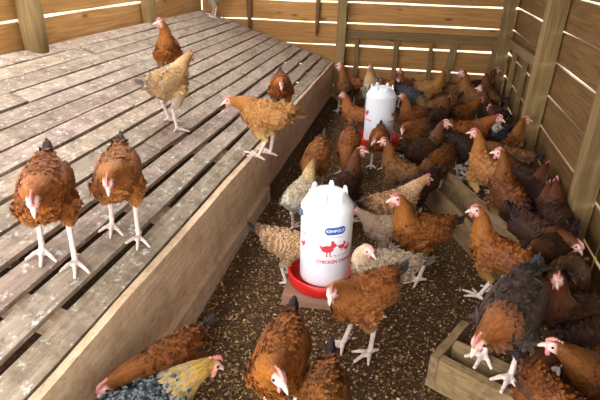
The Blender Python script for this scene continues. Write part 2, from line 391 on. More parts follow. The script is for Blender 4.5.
# far trough: from upper left to lower right
tA = on_plane(433, 158, 2, .16); tB = on_plane(532, 248, 2, .16)
dv = (tB-tA)[:2]; dv = dv/np.linalg.norm(dv); nv = np.array([-dv[1], dv[0]])   # left of travel = towards +X side
lA = tA[:2]-nv*.20; lB = tB[:2]-nv*.20
trough('feeding_trough', 'long open wooden feeding trough lying diagonally among the hens', lA, lB, .20, .16, (False, True), left_in=.22)
e0 = on_plane(441, 358, 2, .15)[:2]; e1 = on_plane(469, 325, 2, .15)[:2]
ev = (e1-e0)/np.linalg.norm(e1-e0); ax2 = np.array([ev[1], -ev[0]])
trough('feeding_trough', 'short wooden trough end at the bottom edge under the dark hen', e0, e0+ax2*.62, .12, .15, (True, False), near_ext=.13, th=.034)

# ------------------------------------------------------------------ hanging sticks on the back wall
def stick(name, label, pts, r):
    V, F = [], []; n = 8
    for i, (x, y, z) in enumerate(pts):
        rr = r*(1+.25*math.sin(i*2.3))*(1 if i < len(pts)-1 else .5)
        for a in range(n): th = 2*math.pi*a/n; V.append((x+rr*math.cos(th), y+rr*math.sin(th)*.7, z))
    for i in range(len(pts)-1):
        for a in range(n): F.append((i*n+a, (i+1)*n+a, (i+1)*n+(a+1) % n, i*n+(a+1) % n))
    F.append(tuple(range(n))); F.append(tuple(reversed(range((len(pts)-1)*n, len(pts)*n))))
    o = mesh_obj(name, V, F, POST_WOOD, None, True); o.color = (.62, .5, .42, 1); return o
st1 = stick('roof_pole', 'thin dark upright pole at the back edge of the platform', [(-1.90, YB-.05, z) for z in (ZR-.0, 1.8, 1.5, 1.2, 1.0, .86, plat_z(-1.9)-.02)], .032)
tag(st1, 'thin dark upright pole at the back edge of the platform', 'pole')
st2 = stick('hanging_stick', 'short dark stick hanging against the back wall between pole and post', [(-1.08, YB-.035, ZR), (-1.085, YB-.03, 1.7), (-1.09, YB-.03, 1.3), (-1.095, YB-.03, 1.05), (-1.10, YB-.03, .85), (-1.105, YB-.03, .69)], .024)
tag(st2, 'short dark stick hanging against the back wall between pole and post', 'stick')

# ------------------------------------------------------------------ hens
def unit(v): v = np.asarray(v, float); return v/np.linalg.norm(v)
def loft(pts, ra, rb, side=None, n=14):
    """closed tube along pts; ra = half width sideways, rb = half height"""
    pts = [np.asarray(p, float) for p in pts]; V, F = [], []; K = len(pts); prev = None
    for i, p in enumerate(pts):
        t = unit(pts[min(i+1, K-1)]-pts[max(i-1, 0)])
        s = np.array([0, 1.0, 0]) if side is None else np.asarray(side, float)
        if prev is not None: s = prev
        s = s-t*(s@t); s = unit(s); prev = s; u = np.cross(t, s)
        for a in range(n):
            th = 2*math.pi*a/n; V.append(p+s*ra[i]*math.cos(th)+u*rb[i]*math.sin(th))
    for i in range(K-1):
        for a in range(n): F.append((i*n+a, i*n+(a+1) % n, (i+1)*n+(a+1) % n, (i+1)*n+a))
    F.append(tuple(reversed(range(n)))); F.append(tuple(range((K-1)*n, K*n)))
    return V, F
def ellipsoid(c, axes, rad, nu=10, nv=14):
    c = np.asarray(c, float); ks = np.linspace(-1, 1, nu+1)*.995
    pts = [c+np.asarray(axes[0])*rad[0]*k for k in np.sin(ks*math.pi/2)]
    w = [max(.02, math.cos(k*math.pi/2)) for k in ks]
    return loft(pts, [rad[1]*x for x in w], [rad[2]*x for x in w], axes[1], nv)
class Bag:
    def __init__(s): s.V = []; s.F = []; s.n = 0
    def add(s, vf):
        s.V += [np.asarray(v, float) for v in vf[0]]; s.F += [tuple(i+s.n for i in f) for f in vf[1]]; s.n = len(s.V)
def seg_dist(P, a, b):
    a = np.asarray(a); d = np.asarray(b)-a; t = np.clip((P-a)@d/max(d@d, 1e-9), 0, 1)
    return np.linalg.norm(P-(a+t[:, None]*d), axis=1), t
def sstep(x, a, b): t = np.clip((x-a)/(b-a), 0, 1); return t*t*(3-2*t)
def make_feathers(P, N, D, L, Wd, lift, rnd):
    """arrays of feathers -> verts (M*7,3), along t"""
    N = N/np.linalg.norm(N, axis=1)[:, None]
    D = D-N*(D*N).sum(1)[:, None]; D = D/(np.linalg.norm(D, axis=1)[:, None]+1e-9); Sd = np.cross(N, D); M = len(P)
    rows = ((0, 0, .0), (.55, -1, .20), (.55, 0, .50), (.55, 1, .20), (.88, -.62, .55), (1.0, 0, .9), (.88, .62, .55))
    V = np.zeros((M, 7, 3)); T = np.zeros((M, 7))
    for k, (t, w, h) in enumerate(rows):
        V[:, k] = P+D*(L*t)[:, None]+Sd*(Wd*.5*w)[:, None]+N*(lift*h)[:, None]; T[:, k] = t
    b = (np.arange(M)*7)[:, None]
    tri = np.concatenate([b+np.array([[0, 2, 1]]), b+np.array([[0, 3, 2]])]); quad = np.concatenate([b+np.array([[1, 2, 5, 4]]), b+np.array([[2, 3, 6, 5]])])
    return V.reshape(-1, 3), [tuple(x) for x in tri]+[tuple(x) for x in quad], T.ravel(), np.repeat(rnd, 7)
def colored_mesh(name, V, F, zone, fx):
    me = bpy.data.meshes.new(name); me.from_pydata([tuple(v) for v in np.asarray(V).tolist()], [], F); me.update()
    me.polygons.foreach_set('use_smooth', [True]*len(me.polygons))
    for nm, arr in (('zone', zone), ('fx', fx)):
        a = me.attributes.new(nm, 'FLOAT_COLOR', 'POINT'); a.data.foreach_set('color', np.ascontiguousarray(arr, dtype=np.float32).ravel())
    me.materials.append(None); return me
def simple_mesh(name, V, F, smooth=True):
    me = bpy.data.meshes.new(name); me.from_pydata([tuple(map(float, v)) for v in V], [], F); me.update()
    if smooth: me.polygons.foreach_set('use_smooth', [True]*len(me.polygons))
    me.materials.append(None); return me

def build_pose(pitch=8, H=(.125, 0, .375), yaw=0, hp=0, step=(.0, .0), crouch=-.006, tail=20, fluff=1.0, seed=0, nfe=2600, taillen=.078, comb=.6, g=(0.0, 0.0)):
    rg = np.random.default_rng(seed+11)
    ca, sa = math.cos(R_(pitch)), math.sin(R_(pitch)); piv = np.array([-.005, 0, .195])
    dz = np.array([0, 0, -crouch])
    def B(x, y, z):
        q = np.array([x, y, z])-piv; return piv+np.array([q[0]*ca-q[2]*sa, q[1], q[0]*sa+q[2]*ca])+dz
    fwd = np.array([ca, 0, sa]); upb = np.array([-sa, 0, ca])
    spine = [(-.168, .262, .010, .009), (-.145, .252, .024, .022), (-.115, .238, .041, .042), (-.072, .220, .060, .062), (-.022, .208, .071, .074), (.032, .207, .069, .073), (.074, .217, .056, .060), (.102, .226, .034, .038), (.114, .230, .012, .014)]
    bag = Bag()
    bag.add(loft([B(x, 0, z) for x, z, _, _ in spine], [a*fluff*.93 for *_, a, _ in spine], [b*fluff for *_, b in spine], n=18))
    H = np.array(H, float)+dz
    hf = np.array([math.cos(R_(yaw))*math.cos(R_(hp)), math.sin(R_(yaw))*math.cos(R_(hp)), math.sin(R_(hp))]); hs = unit(np.cross([0, 0, 1], hf)); hu = np.cross(hf, hs)
    n0 = B(.058, 0, .228); d0 = unit(fwd*.75+upb*.65 if H[2]-dz[2] > .18 else fwd*1.0-upb*.2)
    Hb = H-hf*.010-hu*.004; Ln = np.linalg.norm(Hb-n0); tdir = unit(hf*.25+unit(Hb-n0)*.75)
    p1 = n0+d0*Ln*.42; p2 = Hb-tdir*Ln*.36
    ts = np.linspace(0, 1, 9); neck = [(1-t)**3*n0+3*(1-t)**2*t*p1+3*(1-t)*t*t*p2+t**3*Hb for t in ts]
    rn = np.interp(ts, [0, .25, .5, .75, 1], [.056, .049, .037, .0285, .0215])
    bag.add(loft(neck, rn*.95, rn, n=14))
    bag.add(ellipsoid(H, (hf, hs, hu), (.029, .0185, .0205)))
    bones = []; feet = []
    for s, st in ((1, step[0]), (-1, step[1])):
        hip = B(.0, .040*s, .185); lz = max(.045, .105-crouch*.9)
        hock = np.array([-.028+st*.35-crouch*.2, .040*s, lz]); foot = np.array([.004+st, .044*s, .008]); foot[2] += g[0]*foot[0]+g[1]*foot[1]; hock[2] += .6*(g[0]*hock[0]+g[1]*hock[1])
        knee = np.array([.035+st*.3, .050*s, (hip[2]+lz)*.5+.01])
        bag.add(loft([hip, (hip+knee)/2+np.array([0, .004*s, 0]), knee*.55+hock*.45, hock*.8+knee*.2, hock], [.040, .038, .026, .014, .010], [.046, .044, .030, .016, .010], n=12))
        bag.add(loft([hock+np.array([0, 0, .01]), hock*.5+foot*.5, foot], [.0095, .0080, .0092], [.0105, .0088, .0092], n=10)); bones.append((hock, foot))
        for an, ln in ((-40, .062), (0, .074), (40, .062), (180-12*s, .038)):
            t = np.array([math.cos(R_(an)), math.sin(R_(an)), 0]); t[2] = g[0]*t[0]+g[1]*t[1]; e = foot+t*ln; m = foot+t*ln*.5+np.array([0, 0, .002]); e[2] -= .0035
            bag.add(loft([foot, m, e], [.0085, .0070, .0046], [.0085, .0070, .0046], n=8, side=np.cross(t, [0, 0, 1]))); bones.append((foot, e))
        feet.append(foot)
    me = bpy.data.meshes.new('tmp'); me.from_pydata([tuple(v) for v in bag.V], [], bag.F); me.update()
    o = bpy.data.objects.new('tmp', me); COL.objects.link(o)
    md = o.modifiers.new('r', 'REMESH'); md.mode = 'VOXEL'; md.voxel_size = .0044
    dg = bpy.context.evaluated_depsgraph_get(); dg.update(); rm = bpy.data.meshes.new_from_object(o.evaluated_get(dg))
    bpy.data.objects.remove(o); bpy.data.meshes.remove(me)
    nvx = len(rm.vertices); P = np.empty(nvx*3); rm.vertices.foreach_get('co', P); P = P.reshape(-1, 3)
    ne = len(rm.edges); E_ = np.empty(ne*2, np.int32); rm.edges.foreach_get('vertices', E_); E_ = E_.reshape(-1, 2)
    # leg mask
    dleg = np.full(nvx, 9.0)
    for a, b in bones: dleg = np.minimum(dleg, seg_dist(P, a, b)[0])
    Pg = P[:, 2]-g[0]*P[:, 0]-g[1]*P[:, 1]; legm = (dleg < .0125).astype(float)*(Pg < max(.045, .105-crouch*.9)+.008)
    soft = 1-np.clip(sstep(dleg, .03, .012)*(P[:, 2] < .12), 0, 1)
    deg = np.bincount(E_.ravel(), minlength=nvx)[:, None].clip(1)
    for _ in range(7):
        acc = np.zeros_like(P)
        for c in range(3): acc[:, c] = np.bincount(E_[:, 0], P[E_[:, 1], c], nvx)+np.bincount(E_[:, 1], P[E_[:, 0], c], nvx)
        P = P+(acc/deg-P)*(.55*soft)[:, None]
    rm.vertices.foreach_set('co', P.ravel()); rm.update()
    npoly = len(rm.polygons); C = np.empty(npoly*3); Nn = np.empty(npoly*3); A = np.empty(npoly)
    rm.polygons.foreach_get('center', C); rm.polygons.foreach_get('normal', Nn); rm.polygons.foreach_get('area', A); C = C.reshape(-1, 3); Nn = Nn.reshape(-1, 3)
    faces = [tuple(p.vertices) for p in rm.polygons]; bpy.data.meshes.remove(rm)
    NK = np.array(neck)
    def zones(Q):
        best = np.full(len(Q), 9.0); par = np.zeros(len(Q)); flow = np.zeros((len(Q), 3))
        for i in range(len(NK)-1):
            d, t = seg_dist(Q, NK[i], NK[i+1]); d = d-(rn[i]+(rn[i+1]-rn[i])*t); m = d < best
            best[m] = d[m]; par[m] = (i+t[m])/(len(NK)-1); flow[m] = -(NK[i+1]-NK[i])
        rel = Q-H; f_ = rel@hf; s_ = rel@hs; u_ = rel@hu; hd = np.sqrt((f_/.034)**2+(s_/.024)**2+(u_/.027)**2)
        head = hd < 1.05
        neckm = np.clip(sstep(best, .016, .002)*sstep(par, .10, .35), 0, 1); neckm[head] = 1
        face = head*sstep(f_, -.008, .004)*sstep(u_, .019, .013)
        rel2 = Q-(piv+dz); bx = rel2@fwd; bz = rel2@upb
        belly = sstep(bz, -.015, -.055)*sstep(bx, .07, .0)*(1-neckm)
        flow = flow/(np.linalg.norm(flow, axis=1)[:, None]+1e-9)
        bodyflow = -fwd*1.0+np.outer(np.ones(len(Q)), np.array([0, 0, -.25])); bodyflow = bodyflow/np.linalg.norm(bodyflow)
        thigh = ((Q[:, 2] < .15-crouch)*(1-neckm))[:, None]
        fl_ = flow*neckm[:, None]+bodyflow*(1-neckm[:, None]); fl_ = fl_*(1-.7*thigh)+np.array([-.3, 0, -.8])*.7*thigh
        fl_[head] = -hf-.35*hu
        rump = sstep(bx, -.10, -.15)
        return neckm, face, belly, head, fl_, rump, par
    nm, fc, bl, hd, _, rp, _ = zones(P)
    zone = np.stack([nm, rp*.6, bl, np.ones(nvx)], 1); fx = np.stack([np.full(nvx, .45), np.full(nvx, .35), fc, legm], 1)
    # feathers
    cd_ = np.full(npoly, 9.0)
    for a, b in bones: cd_ = np.minimum(cd_, seg_dist(C, a, b)[0])
    znm, zfc, zbl, zhd, zfl, zrp, zpar = zones(C)
    wgt = A*(1+2.2*znm+1.2*(zbl > .3))*(zfc < .25)*(cd_ > .015)
    idx = rg.choice(npoly, nfe, p=wgt/wgt.sum()); rnd = rg.uniform(0, 1, nfe)
    L = np.where(zhd[idx], .011, np.where(znm[idx] > .5, .030, np.where((zbl[idx] > .3) | (C[idx][:, 2] < .15), .021, .026)))*rg.uniform(.8, 1.25, nfe)
    Wd = np.where(zhd[idx], .006, np.where(znm[idx] > .5, .0095, np.where((zbl[idx] > .3) | (C[idx][:, 2] < .15), .0085, .0135)))*rg.uniform(.85, 1.15, nfe)
    lift = np.where(zhd[idx], .002, np.where(znm[idx] > .5, .0026, np.where((zbl[idx] > .3) | (C[idx][:, 2] < .15), .0020, .0032)))*rg.uniform(.5, 1.5, nfe)
    fl_ = zfl[idx]+rg.normal(0, .09, (nfe, 3))
    fV, fF, fT, fR = make_feathers(C[idx]+Nn[idx]*.0008, Nn[idx], fl_, L, Wd, lift, rnd)
    z7 = np.repeat(np.stack([znm[idx], zrp[idx]*.6, zbl[idx], np.ones(nfe)], 1), 7, 0); f7 = np.stack([fR, fT, np.zeros(len(fR)), np.zeros(len(fR))], 1)
    V = np.concatenate([P, fV]); F = faces+[tuple(int(i)+nvx for i in f) for f in fF]
    out = {'body': [colored_mesh('body', V, F, np.concatenate([zone, z7]), np.concatenate([fx, f7]))]}
    # wings
    out['wing'] = []
    for s in (1, -1):
        cen = B(-.022, .053*s*fluff, .222); nrm = unit(np.array([0, s, 0])+upb*.28)
        ev, ef = ellipsoid(cen, (unit(fwd+upb*.10), unit(upb-nrm*(upb@nrm)), nrm), (.082, .042, .016), 10, 16)
        ev = np.array(ev); Q, NN, LL, WW, LI, GG = [], [], [], [], [], []
        ax = unit(fwd+upb*.10); vv = unit(upb-nrm*(upb@nrm)); vv = unit(vv-ax*(vv@ax)); nn = unit(np.cross(ax, vv))*1.0
        if nn@nrm < 0: nn = -nn
        def surf(a, b):   # a along (front +), b up; returns point and normal on the outer face
            k = max(.0, 1-a*a-b*b); return cen+ax*.082*a+vv*.042*b+nn*.016*math.sqrt(k), unit(nn*math.sqrt(k)/.020+ax*a/.082*.5+vv*b/.044)
        for row, (a0, cnt, ln, wd, dk) in enumerate(((.9, 12, .022, .013, 0), (.7, 14, .024, .014, 0), (.5, 15, .027, .014, 0), (.28, 15, .030, .014, .05), (.05, 13, .038, .014, .12), (-.18, 11, .055, .014, .3), (-.42, 9, .066, .015, .55))):
            for i in range(cnt):
                b = -.72+1.6*(i+rg.uniform(.2, .8))/cnt; lim = math.sqrt(max(.05, 1-b*b)); a = a0*lim if a0 > 0 else a0
                if abs(a) > lim: a = -lim*.95
                p, n_ = surf(a, b*math.sqrt(max(0, 1-a*a*.8))); Q.append(p+n_*.002); NN.append(n_); LL.append(ln*rg.uniform(.85, 1.1)); WW.append(wd); LI.append(.0015+.0015*rg.random()); GG.append(dk)
        k = len(Q); Dd = np.tile(-ax*1.0+vv*.10, (k, 1))+rg.normal(0, .06, (k, 3))
        wV, wF, wT, wR = make_feathers(np.array(Q), np.array(NN), Dd, np.array(LL), np.array(WW), np.array(LI), rg.uniform(0, 1, k))
        z = np.concatenate([np.tile([0, 0, 0, 1.0], (len(ev), 1)), np.stack([np.zeros(k*7), np.repeat(GG, 7)*.8, np.zeros(k*7), np.ones(k*7)], 1)])
        f = np.concatenate([np.tile([.5, .3, 0, 0.0], (len(ev), 1)), np.stack([wR, wT, np.zeros(k*7), np.zeros(k*7)], 1)])
        out['wing'].append(colored_mesh('wing', np.concatenate([ev, wV]), ef+[tuple(int(i)+len(ev) for i in q) for q in wF], z, f))
    # tail: tented fan of overlapping quills
    root = B(-.140, 0, .250); td = unit(-fwd*math.cos(R_(tail))+upb*math.sin(R_(tail))); tu = unit(np.cross(td, [0, 1, 0])); tu = tu if tu[2] > 0 else -tu
    Q, NN, DD, LL, WW = [], [], [], [], []
    for i in range(11):
        k = (i-5)/5; sgn = np.array([0, 1.0, 0])*k
        Q.append(root+sgn*.011-tu*abs(k)*.012); NN.append(unit(tu*(1-.55*abs(k))+np.array([0, 1.0, 0])*k*1.1)); DD.append(unit(td+sgn*.10-tu*.10*abs(k))); LL.append(taillen*(1.1-.35*abs(k))*rg.uniform(.9, 1.08)); WW.append(.0135)
    for i in range(16):    # covert feathers over the tail root
        k = rg.uniform(-1, 1); Q.append(root-td*.022+np.array([0, k*.018, 0])+tu*(.010-.014*abs(k))); NN.append(unit(tu+np.array([0, k*1.2, 0]))); DD.append(unit(td+np.array([0, k*.2, 0]))); LL.append(.05*rg.uniform(.8, 1.1)); WW.append(.017)
    k = len(Q); tV, tF, tT, tR = make_feathers(np.array(Q), np.array(NN), np.array(DD), np.array(LL), np.array(WW), np.full(k, .003), rg.uniform(0, 1, k))
    g = np.repeat([1.0]*11+[.55]*16, 7)
    out['tail'] = [colored_mesh('tail', tV, [tuple(int(i) for i in f) for f in tF], np.stack([0*g, g, 0*g, 1+0*g], 1), np.stack([tR, tT, 0*g, 0*g], 1))]
    # beak, comb, wattles, eyes
    bp = [H+hf*.020, H+hf*.030-hu*.001, H+hf*.040-hu*.005, H+hf*.047-hu*.010]
    out['beak'] = [simple_mesh('beak', *loft(bp, [.0088, .0070, .0042, .0012], [.0085, .0072, .0045, .0012], side=hs, n=10))]
    prof = []; nt = 6; Hc = .017*comb
    for i in range(nt*2+1):
        t = i/(nt*2); base = H+hf*(.026-.046*t)+hu*(.014+.006*math.sin(math.pi*min(1, t*1.3)))
        hgt = Hc*(.35+.75*math.sin(math.pi*(.12+.8*t)))*(1.0 if i % 2 else .55); prof.append((base, base+hu*hgt-hf*hgt*.15))
    V, F = [], []
    for b_, t_ in prof:
        for sg in (-1, 1): V += [b_+hs*sg*.0042, t_+hs*sg*.0016]
    for i in range(len(prof)-1):
        a = 4*i; b = a+4; F += [(a, a+1, b+1, b), (a+2, b+2, b+3, a+3), (a+1, a+3, b+3, b+1)]
    F += [(0, 2, 3, 1), (len(V)-4, len(V)-3, len(V)-1, len(V)-2)]
    out['comb'] = [simple_mesh('comb', V, F)]
    out['wattle'] = [simple_mesh('wattle', *ellipsoid(H+hf*.017-hu*.020+hs*s*.007, (unit(-hu+hf*.1), hs, hf), (.012, .0035, .0075), 6, 8)) for s in (1, -1)]
    out['eye'] = [simple_mesh('eye', *ellipsoid(H+hf*.006+hs*s*.0165+hu*.005, (hs, hf, hu), (.0042, .0042, .0042), 6, 8)) for s in (1, -1)]
    return out

def plumage(name, base1, base2, neck, tail, belly, tip=None, tipamt=0.0, dark=None, darkamt=0.0, leg='#e3cfc4', face='#e7a39a'):
    t = NT(name); z = t.n.new('ShaderNodeAttribute'); z.attribute_name = 'zone'; f = t.n.new('ShaderNodeAttribute'); f.attribute_name = 'fx'
    sz_ = t.n.new('ShaderNodeSeparateColor'); t.link(z.outputs['Color'], sz_.inputs[0]); sf = t.n.new('ShaderNodeSeparateColor'); t.link(f.outputs['Color'], sf.inputs[0])
    v = t.objcoord(False); n1 = t.noise(v, 22, 4); n2 = t.noise(v, 90, 3)
    c = t.mix(t.rng(t.math('ADD', sf.outputs[0], t.math('MULTIPLY', t.math('SUBTRACT', n1, .5), 1.8)), .2, .8), srgb(base1), srgb(base2))
    c = t.mix(t.math('MULTIPLY', sz_.outputs[2], .85), c, srgb(belly))
    c = t.mix(sz_.outputs[0], c, t.mix(t.rng(sf.outputs[0], .1, 1, 0, .55), srgb(neck), srgb(base2)))
    if dark: c = t.mix(t.math('MULTIPLY', t.math('MULTIPLY', t.rng(sf.outputs[1], .35, .62), t.rng(sf.outputs[1], .97, .80)), t.math('MULTIPLY', t.math('SUBTRACT', 1.0, t.math('MULTIPLY', sz_.outputs[0], .6)), darkamt)), c, srgb(dark))
    if tip: c = t.mix(t.math('MULTIPLY', t.rng(sf.outputs[1], .7, .95), t.math('MULTIPLY', t.math('SUBTRACT', 1.0, sz_.outputs[1]), tipamt)), c, srgb(tip))
    c = t.mix(t.rng(sz_.outputs[1], .15, .8), c, srgb(tail))
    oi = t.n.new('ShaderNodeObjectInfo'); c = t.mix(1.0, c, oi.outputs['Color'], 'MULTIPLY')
    c = t.mix(t.rng(n2, .35, .7, 0, .25), c, t.mix(1.0, c, (.45, .42, .4, 1), 'MULTIPLY'))
    c = t.mix(sf.outputs[2], c, t.mix(t.rng(n2, .4, .6), srgb(face), srgb('#f0c4ba')))
    c = t.mix(f.outputs['Alpha'], c, t.mix(t.rng(n2, .35, .65), srgb(leg), srgb('#c9b0a4')))
    return t.out(c, .62, .25)
PLUM = {
 'chestnut': plumage('plumage_chestnut', '#94521c', '#60300f', '#a05c1e', '#2a1e1a', '#a57e46', '#b0743a', .35),
 'rust':     plumage('plumage_rust', '#a5622e', '#7a421c', '#ac6830', '#38302e', '#bc9a64', '#bd8a50', .35),
 'orange':   plumage('plumage_orange', '#b98046', '#96602e', '#a86628', '#6a4428', '#dcb878', '#d6a05c', .4),
 'dark':     plumage('plumage_dark', '#4a2a18', '#2c1910', '#6a3818', '#1a1412', '#4a3220', '#5e381e', .3),
 'brown':    plumage('plumage_brown', '#87582c', '#5c3a1e', '#8e5420', '#2a1e18', '#8a6a44', '#a06c38', .35),
 'buff':     plumage('plumage_buff', '#d2a470', '#b48656', '#d4a468', '#9a8c7c', '#b0a090', '#dcba8c', .4),
 'speckled': plumage('plumage_speckled', '#c99a60', '#a87444', '#d0a870', '#2e2a26', '#c9b490', '#e6d4ac', .75, '#6a4024', .6),
 'grey':     plumage('plumage_grey_speckled', '#cdb898', '#ab906e', '#dcc4a0', '#4a423c', '#cabca8', '#e6dac6', .7, '#5e4c3c', .5),
 'cream':    plumage('plumage_cream', '#e2d4bc', '#c49a6a', '#c99a5c', '#d8cdb8', '#ece4d6', '#eee4d0', .6),
 'pale':     plumage('plumage_pale', '#b09a84', '#8e7660', '#b89c84', '#7a6a58', '#c0ae9a', '#c8b49c', .5),
 'black':    plumage('plumage_black_gold', '#34363a', '#1c1d20', '#c8963c', '#18181a', '#4a4c4e', '#8d908c', .55),
 'slate':    plumage('plumage_slate', '#5e4a42', '#3e302c', '#a85c20', '#3c4048', '#5a4a44', '#6e5a50', .3),
 'pied':     plumage('plumage_pied', '#1e1e20', '#141416', '#d8d0c4', '#101012', '#d8d4cc', '#2c2c30', .3),
}
COMB = plain('comb_skin', '#d98880', .5, .4, .25); BEAK = plain('beak_horn', '#e8cdb8', .4, .5, .15)
def eye_mat():
    t = NT('eye_glossy'); return t.out(srgb('#2a1408'), .1, .6)
EYE = eye_mat()
POSES = {}
SPEC = {
 'alert':  dict(),
 'alertL': dict(yaw=55, H=(.115, .018, .375), step=(.02, -.02)),
 'alertR': dict(yaw=-55, H=(.115, -.018, .375), step=(-.02, .02)),
 'sideL':  dict(yaw=85, H=(.105, .03, .36)),
 'sideR':  dict(yaw=-85, H=(.105, -.03, .36)),
 'fwd':    dict(pitch=2, H=(.172, 0, .318), hp=-6, step=(.03, -.02), tail=22),
 'fwdL':   dict(pitch=2, H=(.160, .03, .315), yaw=40, hp=-8, step=(-.02, .02)),
 'fwdR':   dict(pitch=2, H=(.160, -.03, .315), yaw=-40, hp=-8, step=(.02, -.02)),
 'low':    dict(pitch=-4, H=(.176, 0, .262), hp=-38, step=(.022, -.02), tail=22),
 'lowL':   dict(pitch=-4, H=(.170, .03, .255), yaw=35, hp=-30, step=(.0, .03), tail=22),
 'lowR':   dict(pitch=-4, H=(.170, -.03, .255), yaw=-35, hp=-30, step=(.03, .0), tail=22),
 'peck':   dict(pitch=-16, H=(.185, 0, .075), hp=-62, tail=22),
 'drink':  dict(pitch=-10, H=(.195, .0, .135), hp=-40, tail=22),
 'turned': dict(pitch=6, H=(.070, .055, .325), yaw=125, hp=-18),
 'turnedR': dict(pitch=6, H=(.070, -.055, .325), yaw=-125, hp=-18),
 'sit':    dict(crouch=.055, H=(.125, 0, .36), pitch=4, fluff=1.05),
 'stoop':  dict(pitch=-8, H=(.160, -.02, .215), hp=-45, yaw=-10, crouch=.03, step=(.02, -.02), tail=16),
 'level':  dict(pitch=4, H=(.172, .012, .272), hp=-18, yaw=10, tail=-6, step=(.02, -.02)),
 'away':   dict(pitch=6, H=(.135, .0, .34), hp=-10, tail=18, fluff=1.04),
}
def mats_for(part, typ): return {'beak': BEAK, 'comb': COMB, 'wattle': COMB, 'eye': EYE}.get(part, PLUM[typ])
PLACED = []
def hen(typ, label, loc, heading, pose='alert', scale=1.0, tint=1.0, group='hens in the coop', slope=False):
    spec = dict(SPEC[pose])
    if slope: spec['g'] = (-math.tan(TH)*math.cos(heading), math.tan(TH)*math.sin(heading)); pose = '%s slope %.2f' % (pose, heading)
    if pose not in POSES: POSES[pose] = build_pose(seed=len(POSES), **spec)
    root = empty('hen', loc); root.rotation_euler = (0, 0, heading); root.scale = (scale,)*3
    tag(root, label, 'hen', group)
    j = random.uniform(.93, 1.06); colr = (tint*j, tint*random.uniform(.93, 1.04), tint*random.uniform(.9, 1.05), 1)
    body = None
    for part, mes in POSES[pose].items():      # hen > body (> beak, comb, wattle, eye), wing, wing, tail
        for me in mes:
            o = bpy.data.objects.new(part, me); COL.objects.link(o); o.color = colr
            o.parent = body if part in ('beak', 'comb', 'wattle', 'eye') else root
            if part == 'body': body = o
            s = o.material_slots[0]; s.link = 'OBJECT'; s.material = mats_for(part, typ)
    PLACED.append((label, loc, heading, scale)); return root
SCALE = 1.18
FLOOR = []
def hen_px(typ, label, tail, breast, pose='alert', scale=1.0, tint=1.0, group='hens crowding the floor', lift=0.0, fixed=False):
    scale *= SCALE; zc = .225*scale+lift; a = on_plane(*tail, 2, zc+.015); b = on_plane(*breast, 2, zc); c = (a+b)/2; h = math.atan2(b[1]-a[1], b[0]-a[0])
    c = c+.02*scale*np.array([math.cos(h), math.sin(h), 0])
    FLOOR.append(dict(typ=typ, label=label, c=c[:2].copy(), c0=c[:2].copy(), h=h, pose=pose, s=scale, tint=tint, group=group, lift=lift, fixed=fixed))
OBST = [(DX, DY, .15), (-.215, 4.2, .15)]+[(lA[0]+nv[0]*.1+(lB[0]-lA[0])*k/9, lA[1]+nv[1]*.1+(lB[1]-lA[1])*k/9, .10) for k in range(3, 10)]
def settle():
    """nudge the floor hens apart, off the drinkers and off the walls"""
    def ext(q):
        f = .165*q['s']; d = np.array([math.cos(q['h']), math.sin(q['h'])]); e = np.abs(d)*f+np.abs([-d[1], d[0]])*.085*q['s']; return e
    def pts(q):
        d = np.array([math.cos(q['h']), math.sin(q['h'])]); return [q['c']+d*k*q['s'] for k in (-.095, -.03, .04, .105)]
    for it in range(80):
        for i, q in enumerate(FLOOR):
            for r in FLOOR[:i]:
                if np.linalg.norm(q['c']-r['c']) > .6: continue
                best = None
                for a in pts(q):
                    for b in pts(r):
                        d = np.linalg.norm(a-b)
                        if best is None or d < best[0]: best = (d, a-b)
                need = .066*(q['s']+r['s'])
                if best[0] < need:
                    n = best[1]/(best[0]+1e-6) if best[0] > 1e-4 else np.array([1.0, 0]); mv = (need-best[0])*.5
                    wq, wr_ = (0, 1) if q['fixed'] else (1, 0) if r['fixed'] else (.5, .5)
                    if q['fixed'] and r['fixed']: wq = wr_ = 0
                    q['c'] = q['c']+n*mv*wq; r['c'] = r['c']-n*mv*wr_
            if not q['fixed']:
                for cx, cy, cr in OBST:
                    for p in pts(q):
                        v = p-np.array([cx, cy]); d = np.linalg.norm(v); nd = cr+.07*q['s']
                        if d < nd: q['c'] = q['c']+v/d*(nd-d)*.7
                q['c'] = q['c']+(q['c0']-q['c'])*.02
                e = ext(q); q['c'] = np.clip(q['c'], [XE+.04+e[0]*.8, .4], [XR-.06-e[0], YB-.07-e[1]])
    for q in FLOOR:
        x, y = q['c']; hen(q['typ'], q['label'], (x, y, q['lift'] if q['lift'] else floor_z(x, y)+.004), q['h'], q['pose'], q['s'], q['tint'], q['group'])
def hen_plat(typ, label, tail, breast, pose='alert', scale=1.0, tint=1.0):
    scale *= SCALE
    n = np.array([math.sin(TH), 0, math.cos(TH)]); p0 = np.array([XE, 0, ZE+.225*scale])
    def tp(u, v): d = RC@_ray(u, v); return CAM+d*(((p0-CAM)@n)/(d@n))
    a, b = tp(*tail), tp(*breast); c = (a+b)/2; h = math.atan2(b[1]-a[1], b[0]-a[0])
    return hen(typ, label, (c[0], c[1], plat_z(c[0])+.002), h, pose, scale, tint, 'hens on the sloping platform', True)
